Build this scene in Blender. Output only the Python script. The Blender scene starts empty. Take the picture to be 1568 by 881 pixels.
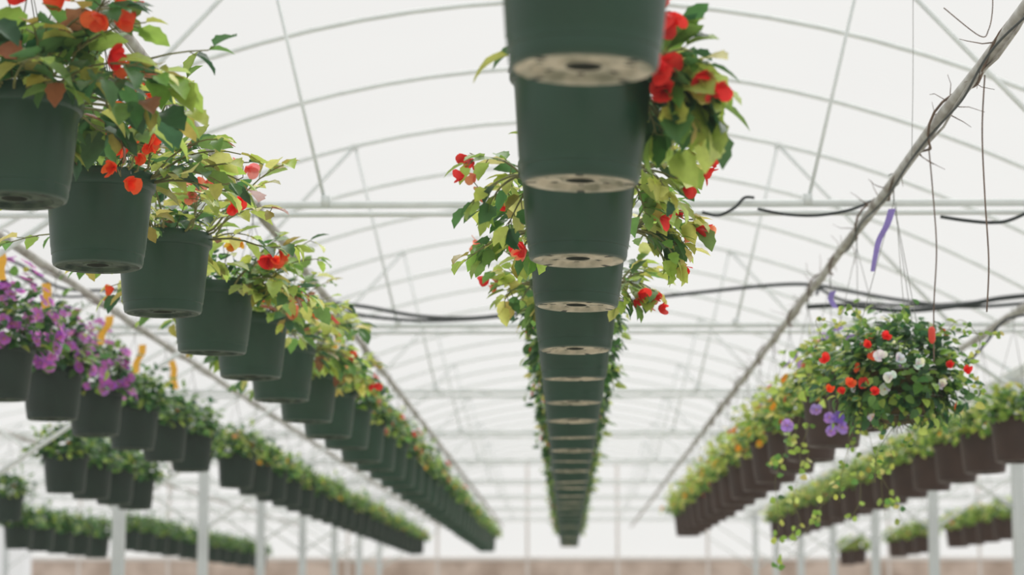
import bpy, math, random
from mathutils import Vector, Matrix
R0=random.Random(7)
CH=1.6            # eye height
F=85/36*1568      # focal px in a 1568 frame
PITCH=math.atan(494.5/F); YAW=math.atan(84/F)
scene=bpy.context.scene
def lin(c):
    return tuple(((x/255)/12.92 if x/255<=.04045 else ((x/255+.055)/1.055)**2.4) for x in c)
# ---------------------------------------------------------------- camera
cam=bpy.data.cameras.new('camera'); co=bpy.data.objects.new('camera',cam); scene.collection.objects.link(co)
cam.lens=85; cam.sensor_width=36; cam.clip_end=400; cam.clip_start=.05
co.location=(0,0,CH); co.rotation_euler=(math.pi/2+PITCH,0,YAW)
cam.dof.use_dof=True; cam.dof.focus_distance=7.3; cam.dof.aperture_fstop=3.1
scene.camera=co
M=Matrix.Rotation(YAW,3,'Z')@Matrix.Rotation(math.pi/2+PITCH,3,'X')
def P(px,py,Y):
    d=M@Vector(((px-784)/F,-(py-440.5)/F,-1))
    k=Y/d.y
    return Vector((d.x*k,Y,CH+d.z*k))
# ---------------------------------------------------------------- materials
def mat(name): 
    m=bpy.data.materials.new(name); m.use_nodes=True
    nt=m.node_tree; return m,nt,nt.nodes['Principled BSDF']
def plain(name,c,rough=.5,metal=0,var=.0,scale=20,c2=None,bump=0):
    m,nt,b=mat(name)
    b.inputs['Roughness'].default_value=rough; b.inputs['Metallic'].default_value=metal
    tc=nt.nodes.new('ShaderNodeTexCoord'); n=nt.nodes.new('ShaderNodeTexNoise'); n.inputs['Scale'].default_value=scale
    n.inputs['Detail'].default_value=5
    r=nt.nodes.new('ShaderNodeValToRGB'); 
    a=lin(c); 
    b2=lin(c2) if c2 else tuple(x*(1-var) for x in a)
    r.color_ramp.elements[0].color=(*b2,1); r.color_ramp.elements[1].color=(*a,1)
    r.color_ramp.elements[0].position=.35; r.color_ramp.elements[1].position=.62
    nt.links.new(tc.outputs['Object'],n.inputs['Vector']); nt.links.new(n.outputs['Fac'],r.inputs[0]); nt.links.new(r.outputs[0],b.inputs['Base Color'])
    if bump:
        bp=nt.nodes.new('ShaderNodeBump'); bp.inputs['Strength'].default_value=bump; bp.inputs['Distance'].default_value=.01
        nt.links.new(n.outputs['Fac'],bp.inputs['Height']); nt.links.new(bp.outputs[0],b.inputs['Normal'])
    return m
def leafmat(name,tr,rough):
    m,nt,b=mat(name)
    at=nt.nodes.new('ShaderNodeAttribute'); at.attribute_name='Col'
    n=nt.nodes.new('ShaderNodeTexNoise'); n.inputs['Scale'].default_value=45
    tc=nt.nodes.new('ShaderNodeTexCoord'); nt.links.new(tc.outputs['Object'],n.inputs['Vector'])
    hs=nt.nodes.new('ShaderNodeHueSaturation'); mr=nt.nodes.new('ShaderNodeMapRange')
    mr.inputs[3].default_value=.7; mr.inputs[4].default_value=1.3
    nt.links.new(n.outputs['Fac'],mr.inputs[0]); nt.links.new(mr.outputs[0],hs.inputs['Value']); nt.links.new(at.outputs['Color'],hs.inputs['Color'])
    nt.links.new(hs.outputs[0],b.inputs['Base Color']); b.inputs['Roughness'].default_value=rough
    t=nt.nodes.new('ShaderNodeBsdfTranslucent'); g=nt.nodes.new('ShaderNodeGamma'); g.inputs[1].default_value=.78
    nt.links.new(hs.outputs[0],g.inputs[0]); nt.links.new(g.outputs[0],t.inputs[0])
    mx=nt.nodes.new('ShaderNodeMixShader'); mx.inputs[0].default_value=tr
    nt.links.new(b.outputs[0],mx.inputs[1]); nt.links.new(t.outputs[0],mx.inputs[2])
    nt.links.new(mx.outputs[0],nt.nodes['Material Output'].inputs['Surface'])
    return m
M_leaf=leafmat('leaf',.48,.38); M_petal=leafmat('petal',.5,.6)
M_stem=plain('stem',(130,132,78),.6,var=.4)
M_green=plain('green_plastic',(30,67,48),.38,var=.16,scale=9)
M_brown=plain('brown_plastic',(64,46,38),.5,var=.25,scale=9)
M_dgreen=plain('dark_green_plastic',(26,48,38),.5,var=.2,scale=9)
M_under=plain('dusty_underside',(208,199,178),.9,c2=(140,140,120),scale=16)
M_under2=plain('grubby_underside',(84,98,80),.9,c2=(40,58,48),scale=22)
M_hole=plain('drain_hole',(52,58,46),.9,var=.3)
M_soil=plain('potting_soil',(60,45,38),.95,var=.5,scale=60,bump=.6)
M_galv=plain('galvanised_steel',(234,240,239),.5,var=.08,scale=14)
M_rust=plain('weathered_pipe',(198,198,194),.55,c2=(158,153,145),scale=10)
M_wire=plain('hanger_wire',(140,142,136),.5,var=.2)
M_hose=plain('black_hose',(34,46,46),.5,var=.3)
M_moss=plain('coir_moss',(100,84,50),.95,c2=(44,52,28),scale=22,bump=1)
M_twig=plain('dead_vine',(124,104,90),.8,var=.4)
M_post=plain('post_steel',(210,216,217),.5,var=.1,scale=4)
M_floor=plain('pale_bounce_floor',(196,192,182),.9,var=.15,scale=1.2,bump=.2)  # unseen floor, surface made up pale to bounce light onto undersides
M_tag=plain('yellow_tape',(252,190,60),.5,var=.1)
M_red=plain('red_clip',(232,72,50),.4,var=.1)
M_purp=plain('purple_ribbon',(150,132,210),.5,var=.15)
M_brick=plain('weathered_boards',(222,204,192),.9,c2=(182,162,148),scale=1.6)
M_sill=plain('painted_sill',(232,226,222),.7,var=.1,scale=3)
m=bpy.data.materials.new('greenhouse_film'); m.use_nodes=True; nt=m.node_tree; nt.nodes.clear()
o=nt.nodes.new('ShaderNodeOutputMaterial'); tp=nt.nodes.new('ShaderNodeBsdfTransparent'); tl=nt.nodes.new('ShaderNodeBsdfTranslucent'); mx=nt.nodes.new('ShaderNodeMixShader')
tl.inputs[0].default_value=(.87,.87,.86,1); tp.inputs[0].default_value=(.98,.98,.98,1)
nz=nt.nodes.new('ShaderNodeTexNoise'); nz.inputs['Scale'].default_value=.8; mr=nt.nodes.new('ShaderNodeMapRange'); mr.inputs[3].default_value=.26; mr.inputs[4].default_value=.31
tc=nt.nodes.new('ShaderNodeTexCoord'); nt.links.new(tc.outputs['Object'],nz.inputs['Vector']); nt.links.new(nz.outputs['Fac'],mr.inputs[0]); nt.links.new(mr.outputs[0],mx.inputs[0])
nt.links.new(tp.outputs[0],mx.inputs[1]); nt.links.new(tl.outputs[0],mx.inputs[2]); nt.links.new(mx.outputs[0],o.inputs[0])
M_film=m
# ---------------------------------------------------------------- mesh builder
class MB:
    def __init__(s,mats): s.v=[];s.f=[];s.c=[];s.m=[];s.mats=mats
    def add(s,vs,fs,mi=0,col=(1,1,1)):
        o=len(s.v); s.v+= [tuple(v) for v in vs]; s.c+=[(*col,1)]*len(vs)
        s.f+=[tuple(i+o for i in f) for f in fs]; s.m+=[mi]*len(fs)
    def mesh(s,name,smooth=True,angle=None):
        me=bpy.data.meshes.new(name); me.from_pydata(s.v,[],s.f)
        for x in s.mats: me.materials.append(x)
        me.polygons.foreach_set('material_index',s.m)
        a=me.color_attributes.new('Col','FLOAT_COLOR','POINT'); a.data.foreach_set('color',[x for c in s.c for x in c])
        if smooth: me.polygons.foreach_set('use_smooth',[True]*len(s.f))
        me.update()
        if angle: me.set_sharp_from_angle(angle=math.radians(angle))
        return me
    def obj(s,name,**k):
        ob=bpy.data.objects.new(name,s.mesh(name,**k)); scene.collection.objects.link(ob); return ob
def tube(mb,pts,r,sides=8,mi=0,col=(1,1,1),cap=True):
    pts=[Vector(p) for p in pts]; vs=[];n=len(pts); u=None
    for i,p in enumerate(pts):
        d=(pts[min(i+1,n-1)]-pts[max(i-1,0)]).normalized()
        if u is None: u=d.orthogonal().normalized()
        u=(u-d*u.dot(d)).normalized(); w=d.cross(u)
        rr=r[i] if isinstance(r,(list,tuple)) else r
        for k in range(sides):
            a=2*math.pi*k/sides; vs.append(p+u*math.cos(a)*rr+w*math.sin(a)*rr)
    fs=[]
    for i in range(n-1):
        for k in range(sides):
            k2=(k+1)%sides; fs.append((i*sides+k,i*sides+k2,(i+1)*sides+k2,(i+1)*sides+k))
    if cap: fs.append(tuple(range(sides))[::-1]); fs.append(tuple((n-1)*sides+k for k in range(sides)))
    mb.add(vs,fs,mi,col)
def box(mb,a,b,mi=0):
    (x0,y0,z0),(x1,y1,z1)=a,b
    mb.add([(x0,y0,z0),(x1,y0,z0),(x1,y1,z0),(x0,y1,z0),(x0,y0,z1),(x1,y0,z1),(x1,y1,z1),(x0,y1,z1)],
      [(0,3,2,1),(4,5,6,7),(0,1,5,4),(1,2,6,5),(2,3,7,6),(3,0,4,7)],mi)
def smoothpts(pts,n=6):
    pts=[Vector(p) for p in pts]; out=[]
    for i in range(len(pts)-1):
        p0=pts[max(i-1,0)];p1=pts[i];p2=pts[i+1];p3=pts[min(i+2,len(pts)-1)]
        for k in range(n):
            t=k/n
            out.append(.5*((2*p1)+(-p0+p2)*t+(2*p0-5*p1+4*p2-p3)*t*t+(-p0+3*p1-3*p2+p3)*t**3))
    out.append(pts[-1]); return out
def leaf(mb,p,d,up,L,W,droop,fold,col,n=5,serr=0,asym=1,mi=0):
    d=d.normalized(); s=d.cross(up)
    if s.length<1e-3: s=d.orthogonal()
    s.normalize(); nn=s.cross(d).normalized(); vs=[];pos=Vector(p)
    for i in range(n+1):
        t=i/n; a=-droop*t; dd=d*math.cos(a)+nn*math.sin(a); n2=nn*math.cos(a)-d*math.sin(a)
        w=W*.5*(math.sin(math.pi*min(1,t**.72))**.8 if 0<t<1 else 0)
        if serr and i%2: w*=1+serr
        w=max(w,W*.02)
        vs+=[pos-s*w+n2*w*fold,Vector(pos),pos+s*w*asym+n2*w*fold]
        pos=pos+dd*(L/n)
    fs=[]
    for i in range(n):
        a=i*3; fs+=[(a,a+1,a+4,a+3),(a+1,a+2,a+5,a+4)]
    mb.add(vs,fs,mi,col)
def petal(mb,p,d,up,L,W,cup,col,mi=1):
    d=d.normalized(); s=d.cross(up)
    if s.length<1e-3: s=d.orthogonal()
    s.normalize(); nn=s.cross(d).normalized()
    prof=[(0,.15,0),(.35,.8,.05),(.7,1,.25),(.92,.7,.5),(1,.3,.6)]; vs=[]
    for t,w,c in prof:
        c0=p+d*L*t+nn*cup*L*c
        vs+=[c0-s*W*.5*w+nn*L*.08*w,c0,c0+s*W*.5*w+nn*L*.08*w]
    fs=[]
    for i in range(4):
        a=i*3; fs+=[(a,a+1,a+4,a+3),(a+1,a+2,a+5,a+4)]
    mb.add(vs,fs,mi,col)
def flower(mb,rn,p,axis,size,col,np=5,cup=.3,layers=1):
    axis=axis.normalized(); u=axis.orthogonal().normalized(); v=axis.cross(u); ph=rn.random()*6
    for l in range(layers):
        for k in range(np):
            a=ph+l*.6+2*math.pi*k/np+rn.uniform(-.2,.2); d=(u*math.cos(a)+v*math.sin(a)+axis*(.15+.5*l))
            sz=size*(1-.3*l)*rn.uniform(.8,1.15); cc=tuple(x*rn.uniform(.8,1.15) for x in col)
            petal(mb,p,d,axis,sz,sz*1.05,cup,cc)
    tube(mb,[p,p+axis*size*.2],size*.12,5,1,lin((240,200,70)))
def begflower(mb,rn,p,out,size,col):
    # tuberous begonia bloom: large and small hanging petals, not a flat rosette
    ax=(out+Vector((rn.uniform(-.7,.7),rn.uniform(-.5,.5),rn.uniform(-.9,-.1)))).normalized(); u=ax.orthogonal().normalized(); v=ax.cross(u)
    ph=rn.random()*6
    for k in range(5):
        a=ph+k*1.2566+rn.uniform(-.3,.3); op=rn.uniform(.35,1.1); sz=size*(1.3 if k%2==0 else .85)*rn.uniform(.85,1.15)
        d=(u*math.cos(a)+v*math.sin(a))*op+ax; petal(mb,p,d,ax,sz,sz*rn.uniform(.75,1.0),rn.uniform(-.3,.4),tuple(x*rn.uniform(.75,1.15) for x in col))
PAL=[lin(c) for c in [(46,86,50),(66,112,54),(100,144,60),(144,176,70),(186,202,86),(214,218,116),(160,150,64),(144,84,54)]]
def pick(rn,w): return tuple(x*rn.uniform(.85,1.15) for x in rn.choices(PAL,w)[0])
ORG=lin((255,92,40)); REDC=lin((240,50,42)); PINK=lin((244,140,122)); YEL=lin((252,186,50)); PUR=lin((212,122,212)); WHT=lin((245,245,240)); SAL=lin((248,150,112)); VIO=lin((176,136,220))
Z=Vector((0,0,1))
RIM=.25
def keepout(p,low=-9):
    r=math.hypot(p.x,p.y)
    if p.z<RIM+low: p.z=RIM+low
    if p.z<RIM+.01 and r<.165:
        k=.165/max(r,.01); p.x*=k; p.y*=k
    return p
def begonia(seed,nst=20,bias=None,sig=.8,w=(3,4,5,5,4,2,2,1),fl=(ORG,REDC),nf=8,ln=(.16,.3),g=(.06,.2),ls=1.0,inner=40,el=(20,80),low=-.03,front=0,fsz=(.022,.032),explicit=()):
    rn=random.Random(seed); mb=MB([M_leaf,M_petal,M_stem]); tips=[]
    def isfront(az): return math.cos(az+math.pi/2)>.45
    for s in range(nst):
        az=rn.gauss(0,sig) if (bias is not None and rn.random()<bias) else rn.uniform(0,6.283)
        if front and isfront(az) and rn.random()<front: continue
        e=math.radians(rn.uniform(*el)); L=rn.uniform(*ln); gg=rn.uniform(*g)
        p=Vector((math.cos(az)*rn.uniform(.02,.1),math.sin(az)*rn.uniform(.02,.1),RIM-.03)); d=Vector((math.cos(az)*math.cos(e),math.sin(az)*math.cos(e),math.sin(e)))
        pts=[p.copy()]; N=8
        for i in range(N):
            d=(d+Vector((rn.uniform(-.12,.12),rn.uniform(-.12,.12),-gg))).normalized(); p=keepout(p+d*L/N,low); pts.append(p.copy())
            if i>=1 and rn.random()<.8:
                for q in range(1 if rn.random()<.7 else 2):
                    side=d.cross(Z).normalized()*(1 if (i+q)%2 else -1)
                    ld=(side*rn.uniform(.5,1)+d*rn.uniform(.3,1)+Vector((0,0,rn.uniform(-.7,.35))))
                    pet=keepout(p+ld.normalized()*rn.uniform(.01,.035),low)
                    tube(mb,[p,pet],.0016,3,2,cap=False)
                    l=rn.uniform(.05,.095)*ls; c=pick(rn,w); up=(Z+Vector((rn.uniform(-.6,.6),rn.uniform(-.6,.6),0)))
                    leaf(mb,pet,ld,up,l,l*rn.uniform(.48,.7),rn.uniform(.2,.9),rn.uniform(.15,.5),c,7,.22,rn.uniform(.6,1))
        tube(mb,pts,[.004*(1-.6*i/N) for i in range(N+1)],5,2); tips.append((pts,d))
        leaf(mb,p,d,Z,rn.uniform(.04,.08)*ls,.035*ls,.5,.3,pick(rn,w),7,.2)
    for i in range(inner):
        az=rn.uniform(0,6.28); r=rn.uniform(.03,.15); p=Vector((math.cos(az)*r,math.sin(az)*r,RIM+rn.uniform(0,.11)))
        d=Vector((math.cos(az),math.sin(az),rn.uniform(-.3,.8))); l=rn.uniform(.05,.09)*ls
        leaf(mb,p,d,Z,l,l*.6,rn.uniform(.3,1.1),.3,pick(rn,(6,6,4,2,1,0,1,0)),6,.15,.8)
    def fl1(p,out,big=1,col=None,n=None):
        st=p+out*.03+Vector((0,0,rn.uniform(-.01,.04))); tube(mb,[p,st],.0015,3,2,cap=False)
        for q in range(n or rn.choice([1,2])):
            pp=st+Vector((rn.uniform(-.02,.02),rn.uniform(-.02,.02),rn.uniform(-.03,.01)))
            begflower(mb,rn,pp,out,rn.uniform(*fsz)*big,col or rn.choice(fl))
    if tips:
      for i in range(nf):
        for tr in range(6):
            pts,d=rn.choice(tips); p=pts[rn.choice([-1,-1,-2,-3])]
            if p.y<.06: break
        fl1(p,Vector((p.x,p.y,0)).normalized())
    for x,y,z,c in explicit:
        p=Vector((x,y,z+RIM)); b0=Vector((x*.3,y*.3,RIM)); tube(mb,[b0,(b0+p)/2+Vector((0,0,.04)),p],.002,4,2,cap=False)
        fl1(p,Vector((x*.3,-.6,.1)),1.3,c,2)
    return mb.mesh('begonia_plant')
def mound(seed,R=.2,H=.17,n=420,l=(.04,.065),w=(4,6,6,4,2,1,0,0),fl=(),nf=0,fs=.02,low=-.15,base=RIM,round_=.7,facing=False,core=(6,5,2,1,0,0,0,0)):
    rn=random.Random(seed); mb=MB([M_leaf,M_petal,M_stem])
    def surf(k=1):
        z=rn.uniform(low,1); az=rn.uniform(0,6.283); r=math.sqrt(max(0,1-z*z)); bump=1+.16*math.sin(az*3+seed)+.1*math.sin(az*7+seed*2+z*5)
        nrm=Vector((math.cos(az)*r,math.sin(az)*r,z))
        p=Vector((nrm.x*R*bump,nrm.y*R*bump,(nrm.z*H*bump if z>0 else nrm.z*R*.9)))*k; p.z+=base; return keepout(p),nrm
    for i in range(n):
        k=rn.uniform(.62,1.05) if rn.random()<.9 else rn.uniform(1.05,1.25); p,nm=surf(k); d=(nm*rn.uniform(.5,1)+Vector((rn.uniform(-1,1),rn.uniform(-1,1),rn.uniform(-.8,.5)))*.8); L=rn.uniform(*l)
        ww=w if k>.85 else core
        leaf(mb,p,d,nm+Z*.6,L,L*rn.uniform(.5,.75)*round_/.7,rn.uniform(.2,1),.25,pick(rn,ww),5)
    for i in range(14):
        p,nm=surf(.95); tube(mb,[(nm.x*.05,nm.y*.05,base-.02),p],.002,3,2,cap=False)
    for i in range(nf):
        for t in range(5):
            p,nm=surf(rn.uniform(1.0,1.12))
            if nm.y<.1 or rn.random()<.3: break
        flower(mb,rn,p,nm+Vector((rn.uniform(-.4,.4),rn.uniform(-.4,.4),rn.uniform(-.1,.5))),fs*rn.uniform(.8,1.2),rn.choice(fl),5,.15)
    return mb.mesh('bedding_plant')
# ---------------------------------------------------------------- pots
def lathe(mb,prof,seg,mfn):
    vs=[];idx=[]
    for r,z in prof:
        if r<1e-5: idx.append([len(vs)]*seg); vs.append((0,0,z))
        else:
            idx.append(list(range(len(vs),len(vs)+seg)))
            for k in range(seg):
                a=2*math.pi*k/seg; vs.append((r*math.cos(a),r*math.sin(a),z))
    o=len(mb.v); mb.add(vs,[])
    for i in range(len(prof)-1):
        for k in range(seg):
            k2=(k+1)%seg; f=[idx[i][k],idx[i+1][k],idx[i+1][k2],idx[i][k2]]
            g=[];[g.append(x+o) for x in f if x+o not in g]
            mb.f.append(tuple(g)); mb.m.append(mfn(i,k))
def potmesh(m0,name,mu=None):
    mb=MB([m0,mu or M_under,M_hole,M_soil])
    prof=[(0,.016),(.026,.016),(.030,.006),(.038,.005),(.042,.010),(.066,.011),(.084,.011),(.09,.001),(.112,0),(.119,.004),(.1215,.012),(.1225,.03),(.1245,.032),(.1262,.05),(.1272,.052),(.139,.19),(.1415,.205),(.147,.208),(.150,.213),(.1512,.244),(.149,.25),(.145,.249),(.141,.222),(0,.226)]
    def mf(i,k):
        if i<2: return 2
        if i==5 and k%5==0: return 2
        if i==7 and k%10==0: return 2
        if i<8: return 1
        if i>=22: return 3
        return 0
    lathe(mb,prof,40,mf)
    return mb.mesh(name,angle=38)
POT_G=potmesh(M_green,'green_pot'); POT_L=potmesh(M_green,'green_pot',M_under2); POT_B=potmesh(M_brown,'brown_pot',M_brown); POT_D=potmesh(M_dgreen,'dark_pot',M_under2)
def bowl():
    mb=MB([M_moss,M_wire,M_soil]); rn=random.Random(3)
    prof=[(0,0),(.05,.004),(.1,.022),(.145,.06),(.175,.11),(.19,.165),(.195,.21),(.18,.215),(0,.21)]
    lathe(mb,prof,40,lambda i,k:2 if i==7 else 0)
    for i,v in enumerate(mb.v):
        k=1+rn.uniform(-.05,.06); mb.v[i]=(v[0]*k,v[1]*k,v[2]*(1+rn.uniform(-.03,.03)))
    for z,r in((.21,.2),(.11,.182),(.03,.118)):
        tube(mb,[(r*math.cos(a*.19635),r*math.sin(a*.19635),z) for a in range(33)],.003,5,1)
    for i in range(700):   # loose coir strands
        z=rn.uniform(.0,.2); r=.2*math.sqrt(max(0,1-((.21-z)/.21)**2))+.002; a=rn.uniform(0,6.28); p=Vector((r*math.cos(a),r*math.sin(a),z))
        tube(mb,[p,p+Vector((rn.uniform(-.03,.03)+math.cos(a)*.012,rn.uniform(-.03,.03)+math.sin(a)*.012,rn.uniform(-.04,.02)))],.0015,3,0,cap=False)
    return mb.mesh('moss_basket')
BOWL=bowl()
hcache={}
def hanger(dz,r=.148,z0=.235):
    k=(round(dz,2),r)
    if k not in hcache:
        mb=MB([M_wire]); zt=dz-.09
        for i in range(3):
            a=i*2.0944+.5; tube(mb,[(r*math.cos(a),r*math.sin(a),z0),(r*math.cos(a)*.97,r*math.sin(a)*.97,z0+.02),(0,0,zt)],.0016,5)
        pts=[(0,0,zt)]+[(0,0,zt+.03)]+[(.027*math.sin(t),0,dz-.027*math.cos(t)) for t in [x*.5 for x in range(0,9)]]
        tube(mb,pts,.0028,6); hcache[k]=mb.mesh('wire_hanger')
    return hcache[k]
def hang(name,X,Y,H,pot,plants,rot=None,PH=1.76,hr=.16,tilt=.03,sc=1.08,pz=0,ps=1.08):
    e=bpy.data.objects.new(name,None); scene.collection.objects.link(e); e.location=(X,Y,CH+H); e.empty_display_size=.1
    def ch(n,me,s=1,tl=True,rz=0):
        o=bpy.data.objects.new(n,me); scene.collection.objects.link(o); o.parent=e
        o.scale=(s,s,s); o.rotation_euler=((TX,TY,rz) if tl else (0,0,rz)); return o
    TX=R0.uniform(-tilt,tilt);TY=R0.uniform(-tilt,tilt)
    rz=R0.uniform(-.9,.9) if rot is None else rot
    ch('pot',pot,ps,rz=R0.uniform(0,6))
    for me in plants:
        o=ch('plant',me,sc*R0.uniform(.96,1.04),rz=rz); o.location.z=pz
    ch('hanger',hanger(PH-H,hr,.235*ps),tl=False,rz=R0.uniform(0,1))
    return e
def fx(lst,cx,cy,Y,yy=-.25):   # flower spots in metres relative to pot axis / rim
    k=Y/F/1.08; return [((x-cx)*k,yy,(cy-y)*k,c) for x,y,c in lst]
W1=(2,4,5,6,6,3,3,1); WD=(6,6,4,3,2,1,2,2)
L1=[begonia(22,48,w=WD,nf=4,fl=(REDC,ORG),inner=130,ln=(.2,.36),ls=1.1,el=(5,80),low=-.05,explicit=fx([(152,36,ORG),(90,42,REDC),(60,22,REDC),(205,90,ORG),(15,62,ORG)],30,155,5.85)),
 begonia(11,32,w=W1,nf=3,fl=(ORG,REDC),inner=80,ln=(.18,.32),ls=1.05,low=-.05,explicit=fx([(258,140,ORG),(245,150,ORG),(198,198,ORG),(183,212,ORG),(235,238,ORG),(240,255,ORG),(220,285,ORG),(268,238,ORG),(125,208,REDC),(145,228,REDC),(255,178,REDC)],157,258,6.92)),
 begonia(12,32,w=(1,3,5,6,7,5,3,1),nf=2,fl=(PINK,SAL,ORG),inner=60,ln=(.2,.36),ls=.95,low=-.05,explicit=fx([(390,292,PINK),(384,325,REDC),(330,300,SAL)],252,355,8.0)),
 begonia(13,30,w=W1,nf=3,fl=(YEL,ORG),inner=60,ls=1.05,low=-.06,explicit=fx([(369,368,YEL),(415,388,REDC),(430,400,ORG)],325,422,9.2)),
 begonia(14,30,w=W1,nf=3,fl=(ORG,PINK),inner=60,ls=1.05,low=-.06,explicit=fx([(460,492,SAL),(480,462,REDC),(500,480,ORG)],385,482,10.3)),
 begonia(15,30,w=W1,nf=5,fl=(ORG,SAL),inner=60,low=-.06),begonia(16,30,w=W1,nf=4,fl=(REDC,),inner=60,low=-.06)]
c1=begonia(33,28,bias=.92,sig=.4,w=(5,5,4,4,4,2,0,0),nf=0,fl=(REDC,),ln=(.1,.21),g=(.08,.28),ls=1.15,inner=20,el=(-15,80),low=-.2,front=.95,fsz=(.026,.034),
   explicit=[(.17,-.08,-.05,REDC),(.165,-.08,-.02,REDC),(.17,-.05,.15,REDC),(.27,-.06,-.03,REDC),(.2,-.03,.11,REDC)])
c0=begonia(32,0,w=(5,5,4,3,3,1,0,0),nf=0,inner=16,ls=.9)
cs=[begonia(s,38,w=(1,3,5,6,6,4,1,0),nf=8,fl=(REDC,SAL,REDC),ln=(.1,.2),g=(.03,.24),inner=16,el=(-5,75),low=-.14,front=.85,ls=.88) for s in (41,42,43)]
mo_c=[mound(s,w=(3,6,7,4,2,1,0,0),fl=(REDC,PINK),nf=6,R=.172,H=.17,n=330,low=-.5) for s in (51,52,53)]
mo_red=[mound(s,w=(2,5,7,6,3,1,0,0),fl=(REDC,PINK,lin((236,60,110))),nf=15,fs=.024,R=.19,H=.19) for s in (54,55)]
mo_pl=[mound(s,w=(2,5,7,7,3,1,0,0),fl=(REDC,SAL,YEL),nf=5,R=.19,H=.16) for s in (56,57,59)]
mo_dk=[mound(s,w=(4,7,7,4,1,0,0,0),fl=(REDC,),nf=1,R=.19,H=.17) for s in (57,58)]
mo_pur=[mound(s,w=(5,7,6,3,1,0,0,0),fl=(PUR,PUR,lin((222,140,220)),lin((184,96,190))),nf=76,fs=.03,R=.21,H=.3,n=460) for s in (61,62)]
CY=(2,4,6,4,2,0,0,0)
mo_yel=[mound(s,w=(0,1,5,8,9,6,0,0),core=CY,fl=(lin((252,160,40)),YEL,YEL,REDC),nf=18,fs=.024,R=.21,H=.19,n=420) for s in (63,64,65)]
mo_yg=[mound(s,w=(0,2,6,9,8,4,0,0),core=CY,fl=(YEL,REDC),nf=3,R=.2,H=.16,n=380) for s in (66,67)]
mo_vio=mound(68,w=(1,3,7,8,6,3,0,0),core=CY,fl=(VIO,VIO,VIO,SAL,WHT),nf=16,fs=.028,R=.25,H=.2,n=460,low=-.4)
mo_bask=mound(71,w=(6,7,6,3,1,0,0,0),fl=(WHT,WHT,REDC,ORG),nf=12,fs=.022,R=.235,H=.2,n=1400,l=(.033,.055),low=-.8,base=.185)
for n in range(29):
    z=(3.65+n)*1.127; h=.93+(R0.uniform(-.01,.01) if n>1 else 0); rot=None
    if n==0: pl=[c0]; rot=0
    elif n==1: pl=[c1]; rot=0
    elif n<5: pl=[cs[n%3]]; rot=R0.uniform(-.3,.3)
    else: pl=[mo_c[n%3]]
    hang('hanging_begonia_pot',.031,z,h,POT_G,pl,rot,PH=1.76)
zs=[5.85,6.92]+[6.92+1.14*k for k in range(1,31)]
XL=-1.36
for n,z in enumerate(zs):
    if n<7: pl=[L1[n]]
    elif n<12: pl=[mo_red[n%2]]
    else: pl=[mo_pl[n%3]] if n%4 else [mo_red[n%2]]
    hang('hanging_begonia_pot',XL,z,1.0 if n==0 else .983+R0.uniform(-.008,.008),POT_L,pl,rot=0 if n<5 else None)
for n in range(28):
    z=11.3+1.17*n
    if n==6: continue
    pl=[mo_pur[n%2]] if n<3 else [mo_dk[n%2]] if n<7 else [mo_pl[n%3]]
    hang('hanging_impatiens_pot' if n<3 else 'hanging_flower_pot',-2.67,z,.98,POT_D,pl)
for z in (16.6,17.5,18.4,19.3): hang('hanging_flower_pot',-3.45,z,.8,POT_D,[mo_dk[int(z*10)%2]])
for i,z in enumerate([24.2,24.7,25.7,26.7,27.7,28.8,30.9,32,33.1,34.2,35.8,36.9,38,39.1,40.4,42,44]):
    hang('hanging_flower_pot',-5.6,z,.88 if i==0 else (.62 if i<6 else .76),POT_D,[mo_dk[i%2]])
# right rows
def vine(mb,pts,rn,ls=.022,dens=.6):
    pts=smoothpts(pts,7); tube(mb,pts,.0013,4,2)
    for i,p in enumerate(pts):
        if rn.random()<dens:
            for s in (-1,1):
                if rn.random()<.65:
                    d=Vector((s*rn.uniform(.4,1),rn.uniform(-.6,.6),rn.uniform(-.5,.6)))
                    leaf(mb,p+d*.006,d,Vector((rn.uniform(-.4,.4),-1,rn.uniform(0,1))),ls*rn.uniform(.7,1.3),ls*rn.uniform(.8,1.2),.3,.15,pick(rn,(0,1,3,6,6,3,0,0)),5)
b=hang('moss_hanging_basket',1.35,9.86,.75,BOWL,[mo_bask],rot=.5,hr=.198,tilt=.0,ps=1,sc=1.05)
mb=MB([M_leaf,M_petal,M_stem]); rn=random.Random(5)
for pl in [[(1440,520),(1470,490),(1500,520),(1490,548)],[(1430,500),(1480,510),(1535,512)],[(1330,560),(1325,600),(1310,650),(1290,720),(1285,770)],[(1290,500),(1250,490),(1262,520)],[(1330,500),(1300,470),(1290,480)],[(1425,640),(1400,660),(1385,690)],[(1460,560),(1490,575),(1500,600)],[(1380,640),(1345,690),(1340,740)]]:
    vine(mb,[P(x,y,9.75+rn.uniform(-.1,.1)) for x,y in pl],rn)
for x,y,c in [(1362,580,WHT),(1375,552,WHT),(1403,560,WHT),(1440,592,WHT),(1262,552,REDC),(1268,598,ORG),(1300,588,ORG),(1340,602,REDC),(1478,568,REDC),(1455,560,REDC),(1288,600,REDC),(1345,548,WHT),(1330,530,REDC),(1358,515,REDC)]:
    p=P(x,y,9.48 if 1290<x<1430 else 9.6)
    begflower(mb,rn,p,Vector((0,-2.4,.9)),.029 if c==WHT else .027,c)
    if c==WHT: begflower(mb,rn,p+Vector((.012,0,.008)),Vector((0,-2.4,.9)),.022,c)
me=mb.mesh('trailing_vine'); ov=bpy.data.objects.new('vines',me); scene.collection.objects.link(ov); ov.parent=b; ov.location=(-b.location.x,-b.location.y,-b.location.z)
b2=None
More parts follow.
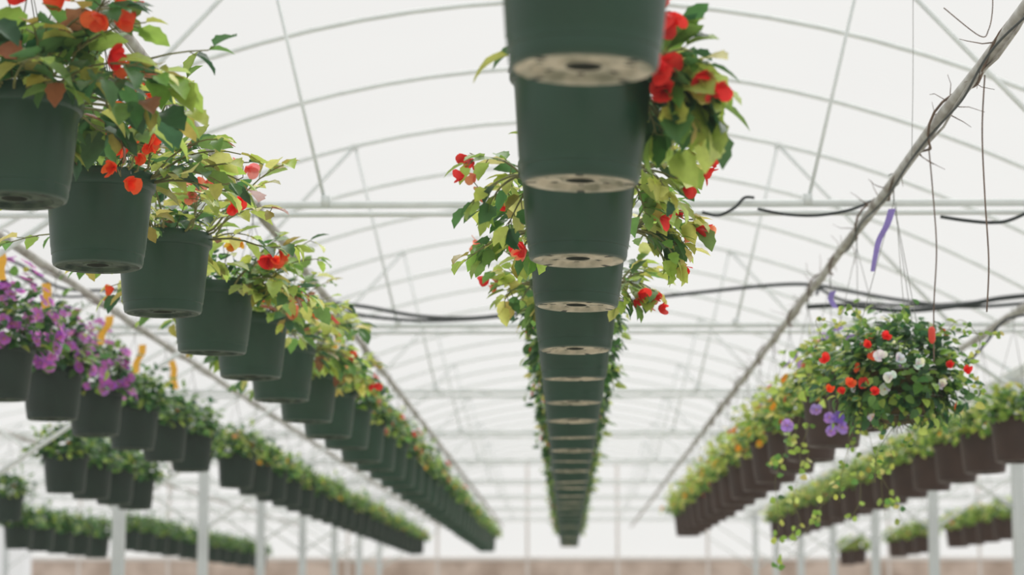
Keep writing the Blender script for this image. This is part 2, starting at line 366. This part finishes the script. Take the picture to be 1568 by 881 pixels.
for n in range(15):
    z=11.15+1.14*n
    pl=[mo_vio] if n==0 else [mo_yel[n%3]]
    e=hang('hanging_pansy_basket' if n==0 else 'hanging_flower_pot',1.35,z,.82,POT_B,pl)
    if n==0: b2=e
mb=MB([M_leaf,M_petal,M_stem])
for pl in [[(1228,630),(1215,670),(1188,730),(1192,790),(1190,872)],[(1300,650),(1296,710),(1265,760),(1245,800),(1212,835)],[(1330,660),(1345,720),(1372,770),(1380,800)],[(1240,650),(1225,700),(1245,735)],[(1215,640),(1205,690),(1180,715)],[(1350,650),(1365,700),(1350,735),(1355,790)],[(1240,690),(1215,760),(1225,800),(1205,825)],[(1320,640),(1310,700),(1318,760),(1300,800)]]:
    vine(mb,[P(x,y,11.05+rn.uniform(-.1,.1)) for x,y in pl],rn,.032,.5)
for x,y,c in [(1270,640,VIO),(1290,655,VIO),(1205,652,VIO),(1272,660,VIO),(1250,628,VIO),(1285,640,lin((120,90,190)))]:
    flower(mb,rn,P(x,y,10.82),Vector((0,-1,.1)),.03,c,5,.15)
me=mb.mesh('trailing_vine'); ov=bpy.data.objects.new('vines',me); scene.collection.objects.link(ov); ov.parent=b2; ov.location=-b2.location
for n in range(15): hang('hanging_flower_pot',2.67,14.4+1.13*n,.87,POT_B,[mo_yg[n%2]])
for z in (27.8,28.9,30,31.2,34.2,35.5,36.8,42,43.5): hang('hanging_flower_pot',5.0,z,.8,POT_B,[mo_yg[int(z)%2]])
# ---------------------------------------------------------------- greenhouse frame
GX=3.78; AP=3.2; K=.085; D=4.75; Y0=10.9-4*D; Y1=10.9+8.5*D
def A(x): return AP-K*x*x
def archpts(c,y,off=0,n=28): return [(c-GX+2*GX*i/n,y,CH+A(-GX+2*GX*i/n)+off) for i in range(n+1)]
j=0
while Y0+j*D/3<=Y1+.01:
    y=Y0+j*D/3; mb=MB([M_galv])
    for c in (-2*GX,0,2*GX): tube(mb,archpts(c,y),.0136,8)
    mb.obj('roof_arch'); j+=1
kk=0
while Y0+kk*D<=Y1+.01:
    y=Y0+kk*D; mb=MB([M_galv])
    for c in (-2*GX,0,2*GX):
        tube(mb,[(c-GX,y,CH+1.84),(c+GX,y,CH+1.84)],.018,10); tube(mb,[(c-GX,y,CH+1.795),(c+GX,y,CH+1.795)],.012,8)
        for s in (-1,1):
            tube(mb,[(c+s*1.39,y,CH+A(1.39)),(c+s*1.1,y,CH+1.84)],.009,6)
            tube(mb,[(c+s*1.39,y,CH+A(1.39)),(c+s*2.5,y,CH+1.84)],.013,6)
            tube(mb,[(c+s*3.74,y,CH+.85),(c+s*2.3,y,CH+1.82)],.015,8)
            box(mb,(c+s*1.39-.02,y-.012,CH+A(1.39)-.025),(c+s*1.39+.02,y+.012,CH+A(1.39)+.01))
            box(mb,(c+s*1.1-.02,y-.02,CH+1.83),(c+s*1.1+.02,y+.02,CH+1.88))
    mb.obj('roof_truss')
    for gx in (-3*GX,-GX,GX,3*GX):
        mb=MB([M_post]); box(mb,(gx-.05,y-.05,0),(gx+.05,y+.05,CH+1.92)); box(mb,(gx-.1,y-.1,0),(gx+.1,y+.1,.02))
        box(mb,(gx-.07,y-.06,CH+1.9),(gx+.07,y+.06,CH+1.93)); mb.obj('support_post',smooth=False)
    kk+=1
for gx in (-3*GX,-GX,GX,3*GX):
    mb=MB([M_galv]); prof=[(-.06,.06),(-.035,0),(.035,0),(.06,.06),(.05,.06),(.03,.008),(-.03,.008),(-.05,.06)]
    vs=[(gx+a,y,CH+1.93+b_) for y in (Y0,Y1) for a,b_ in prof]; n=8
    mb.add(vs,[(i,(i+1)%n,n+(i+1)%n,n+i) for i in range(n)]); mb.obj('roof_gutter',smooth=False)
# longitudinal hanger pipes
for x in (-5.6,-3.45,-2.67,XL,.031,1.35,2.67,5.0):
    mb=MB([M_rust]); rn=random.Random(int(x*100)); N=60
    tube(mb,[(x+rn.uniform(-.006,.006),Y0+(Y1-Y0)*i/N,CH+1.755+rn.uniform(-.006,.006)) for i in range(N+1)],.021,10); 
    for i in range(1,16):
        y=Y0+(Y1-Y0)*i/16; tube(mb,[(x,y-.05,CH+1.755),(x,y+.05,CH+1.755)],.0265,10)
    # thin drip line strapped under the rail
    tube(mb,[(x+.012*math.sin(i*1.7),Y0+(Y1-Y0)*i/160,CH+1.755-.026-.006*math.sin(i*2.3)) for i in range(161)],.005,5)
    mb.obj('hanging_rail_pipe')
# dead vine wound round right rail
mb=MB([M_twig,M_hose]); rn=random.Random(9); pts=[]
y=6.8
while y<24:
    a=y*5.5; r=.028+.012*math.sin(y*3.1); pts.append((1.35+r*math.cos(a),y,CH+1.755+r*math.sin(a)-.008)); y+=.1
tube(mb,pts,.005,5,0)
pts=[]; y=6.8
while y<11.5:
    pts.append((1.35-.02+.012*math.sin(y*4),y,CH+1.755-.034-.014*math.sin(y*2.6)**2)); y+=.1
tube(mb,pts,.0045,6,1)
for i in range(70):
    y=rn.uniform(7,22); p=Vector((1.35,y,CH+1.755)); q=[p]; d=Vector((rn.uniform(-1,1),rn.uniform(-1,1),rn.uniform(-.8,1)))
    for s in range(3):
        d=(d+Vector((rn.uniform(-.5,.5),rn.uniform(-.5,.5),rn.uniform(-.5,.5)))).normalized(); q.append(q[-1]+d*rn.uniform(.02,.06))
    tube(mb,q,[.0028,.002,.0015,.001],4)
mb.obj('dead_vine_on_rail')
# hoses
def hose(name,pl,Y,r,m_=None):
    mb=MB([m_ or M_hose]); tube(mb,smoothpts([P(x,y,Y) for x,y in pl],8),r,8); return mb.obj(name)
hose('irrigation_hose',[(505,464),(560,470),(640,484),(720,487),(790,480),(870,470),(980,458),(1080,447),(1180,437),(1240,436),(1300,446),(1380,460),(1480,470),(1600,462)],15.3,.012)
hose('irrigation_hose',[(500,470),(560,484),(640,491),(720,489),(790,482)],15.2,.011)
hose('irrigation_hose',[(1235,470),(1300,468),(1380,476),(1470,468),(1540,456),(1640,448)],14.9,.016)
hose('irrigation_hose',[(1250,452),(1255,440),(1262,446),(1300,462),(1400,468),(1500,462),(1640,446)],14.95,.010)
hose('irrigation_hose',[(-60,370),(30,405),(90,440),(160,445),(230,440)],14.9,.010)
hose('irrigation_hose',[(-60,400),(20,420),(80,452),(150,455),(230,470)],14.95,.008)
hose('power_cable',[(1075,325),(1100,330),(1125,318),(1140,303),(1155,303)],10.85,.007)
hose('power_cable',[(1160,320),(1200,328),(1250,330),(1300,322),(1335,308)],10.85,.007)
hose('power_cable',[(1440,332),(1480,338),(1520,341),(1550,336),(1600,312)],10.85,.008)
hose('power_cable',[(1480,560),(1510,525),(1540,490),(1590,480)],12.5,.007)
hose('hook_wire',[(1422,225),(1428,290),(1434,380),(1430,470),(1430,555)],9.4,.0028,M_twig)
hose('hook_wire',[(1508,115),(1504,200),(1508,300),(1514,400),(1511,478)],8.4,.0028,M_twig)
hose('hook_wire',[(1398,-20),(1398,120),(1396,240)],8.9,.0012,M_wire)
hose('hook_wire',[(1372,310),(1378,400),(1385,480)],9.6,.0012,M_wire)
hose('hook_wire',[(1518,-40),(1520,10),(1514,45),(1500,55),(1445,12)],8.2,.002,M_twig)
mb=MB([M_red]); p=P(1427,513,9.4); tube(mb,[p+Vector((0,0,.032)),p+Vector((0,0,.02)),p-Vector((0,0,.02)),p-Vector((0,0,.034))],[.008,.014,.014,.006],8); mb.obj('red_hook_clip')
def ribbon(name,pl,Y,w,m_):
    pts=smoothpts([P(x,y,Y) for x,y in pl],6); mb=MB([m_]); vs=[];n=len(pts)
    for i,p in enumerate(pts):
        a=.2+i*.03; s=Vector((math.cos(a),math.sin(a),.1))*w/2; vs+=[p-s,p+s]
    mb.add(vs,[(2*i,2*i+1,2*i+3,2*i+2) for i in range(n-1)]); return mb.obj(name)
ribbon('purple_ribbon',[(1366,320),(1358,345),(1346,368),(1340,395),(1336,416)],9.75,.032,M_purp)
ribbon('purple_ribbon',[(1276,446),(1272,458),(1280,472)],11.05,.03,M_purp)
for x,y,Yd,dx in ((70,434,12.2,2),(168,484,13.4,-14),(218,528,14.5,-10),(262,552,15.8,8),(366,660,19.9,30),(0,385,11,3)):
    pl=[(x,y),(x+2+dx*.3,y+14),(x-2+dx*.7,y+28),(x+dx,y+44)]
    if dx>20: pl=[(x,y),(x+dx*.4,y+10),(x+dx*.8,y+26),(x+dx,y+32)]
    ribbon('yellow_plant_tag',pl,Yd,.045,M_tag)
ribbon('yellow_plant_tag',[(519,508),(516,525),(508,542)],13.4,.035,M_tag)
ribbon('orange_plant_tag',[(470,458),(486,466),(502,480),(518,496)],10.4,.024,M_red)
# ---------------------------------------------------------------- shell
mb=MB([M_film])
for c in (-2*GX,0,2*GX):
    a=archpts(c,Y0,.025); b_=archpts(c,Y1,.025); n=len(a); mb.add(a+b_,[(i,i+1,n+i+1,n+i) for i in range(n-1)])
mb.obj('ceiling')
def endwall(name,y,brick):
    mb=MB([M_film,M_brick,M_sill,M_galv])
    hb=2.66 if brick else .9
    for c in (-2*GX,0,2*GX):
        a=archpts(c,y,.02); n=len(a); bs=[(p[0],y,hb) for p in a]; mb.add(a+bs,[(i,n+i,n+i+1,i+1) for i in range(n-1)])
    box(mb,(-3*GX,y-.05,0),(3*GX,y+.05,hb),1); box(mb,(-3*GX,y-.08,hb-.03),(3*GX,y+.08,hb+.05),2)
    x=-3*GX+1
    while x<3*GX:
        c=round(x/(2*GX))*2*GX; box(mb,(x-.03,y-.06,0),(x+.03,y-.02,CH+A(x-c)),2); x+=1.9
    mb.obj(name,smooth=False)
endwall('wall_back',Y1+.05,True); endwall('wall_front',Y0-.2,False)
for nm,x in (('wall_left',-3*GX-.18),('wall_right',3*GX+.18)):
    mb=MB([M_film,M_brick]); mb.add([(x,Y0,.6),(x,Y1,.6),(x,Y1,CH+2),(x,Y0,CH+2)],[(0,1,2,3)]); box(mb,(x-.04,Y0,0),(x+.04,Y1,.6),1); mb.obj(nm,smooth=False)
mb=MB([M_floor]); box(mb,(-3*GX-1,Y0-1,-.1),(3*GX+1,Y1+1,0)); mb.obj('floor',smooth=False)
# ---------------------------------------------------------------- light
w=bpy.data.worlds.new('overcast'); scene.world=w; w.use_nodes=True; bg=w.node_tree.nodes['Background']
bg.inputs[0].default_value=(.998,.995,.978,1); bg.inputs[1].default_value=.76
s=bpy.data.lights.new('sun','SUN'); s.energy=2.8; s.angle=math.radians(50); s.color=(1,.98,.94)
so=bpy.data.objects.new('sun',s); scene.collection.objects.link(so); so.rotation_euler=(math.radians(-42),math.radians(12),0)
vs=scene.view_settings; vs.view_transform='Standard'; vs.look='None'
vs.use_curve_mapping=True
cm=vs.curve_mapping; cv=cm.curves[3]; cv.points[0].location=(0,.008); cv.points[-1].location=(1,1); cm.update()
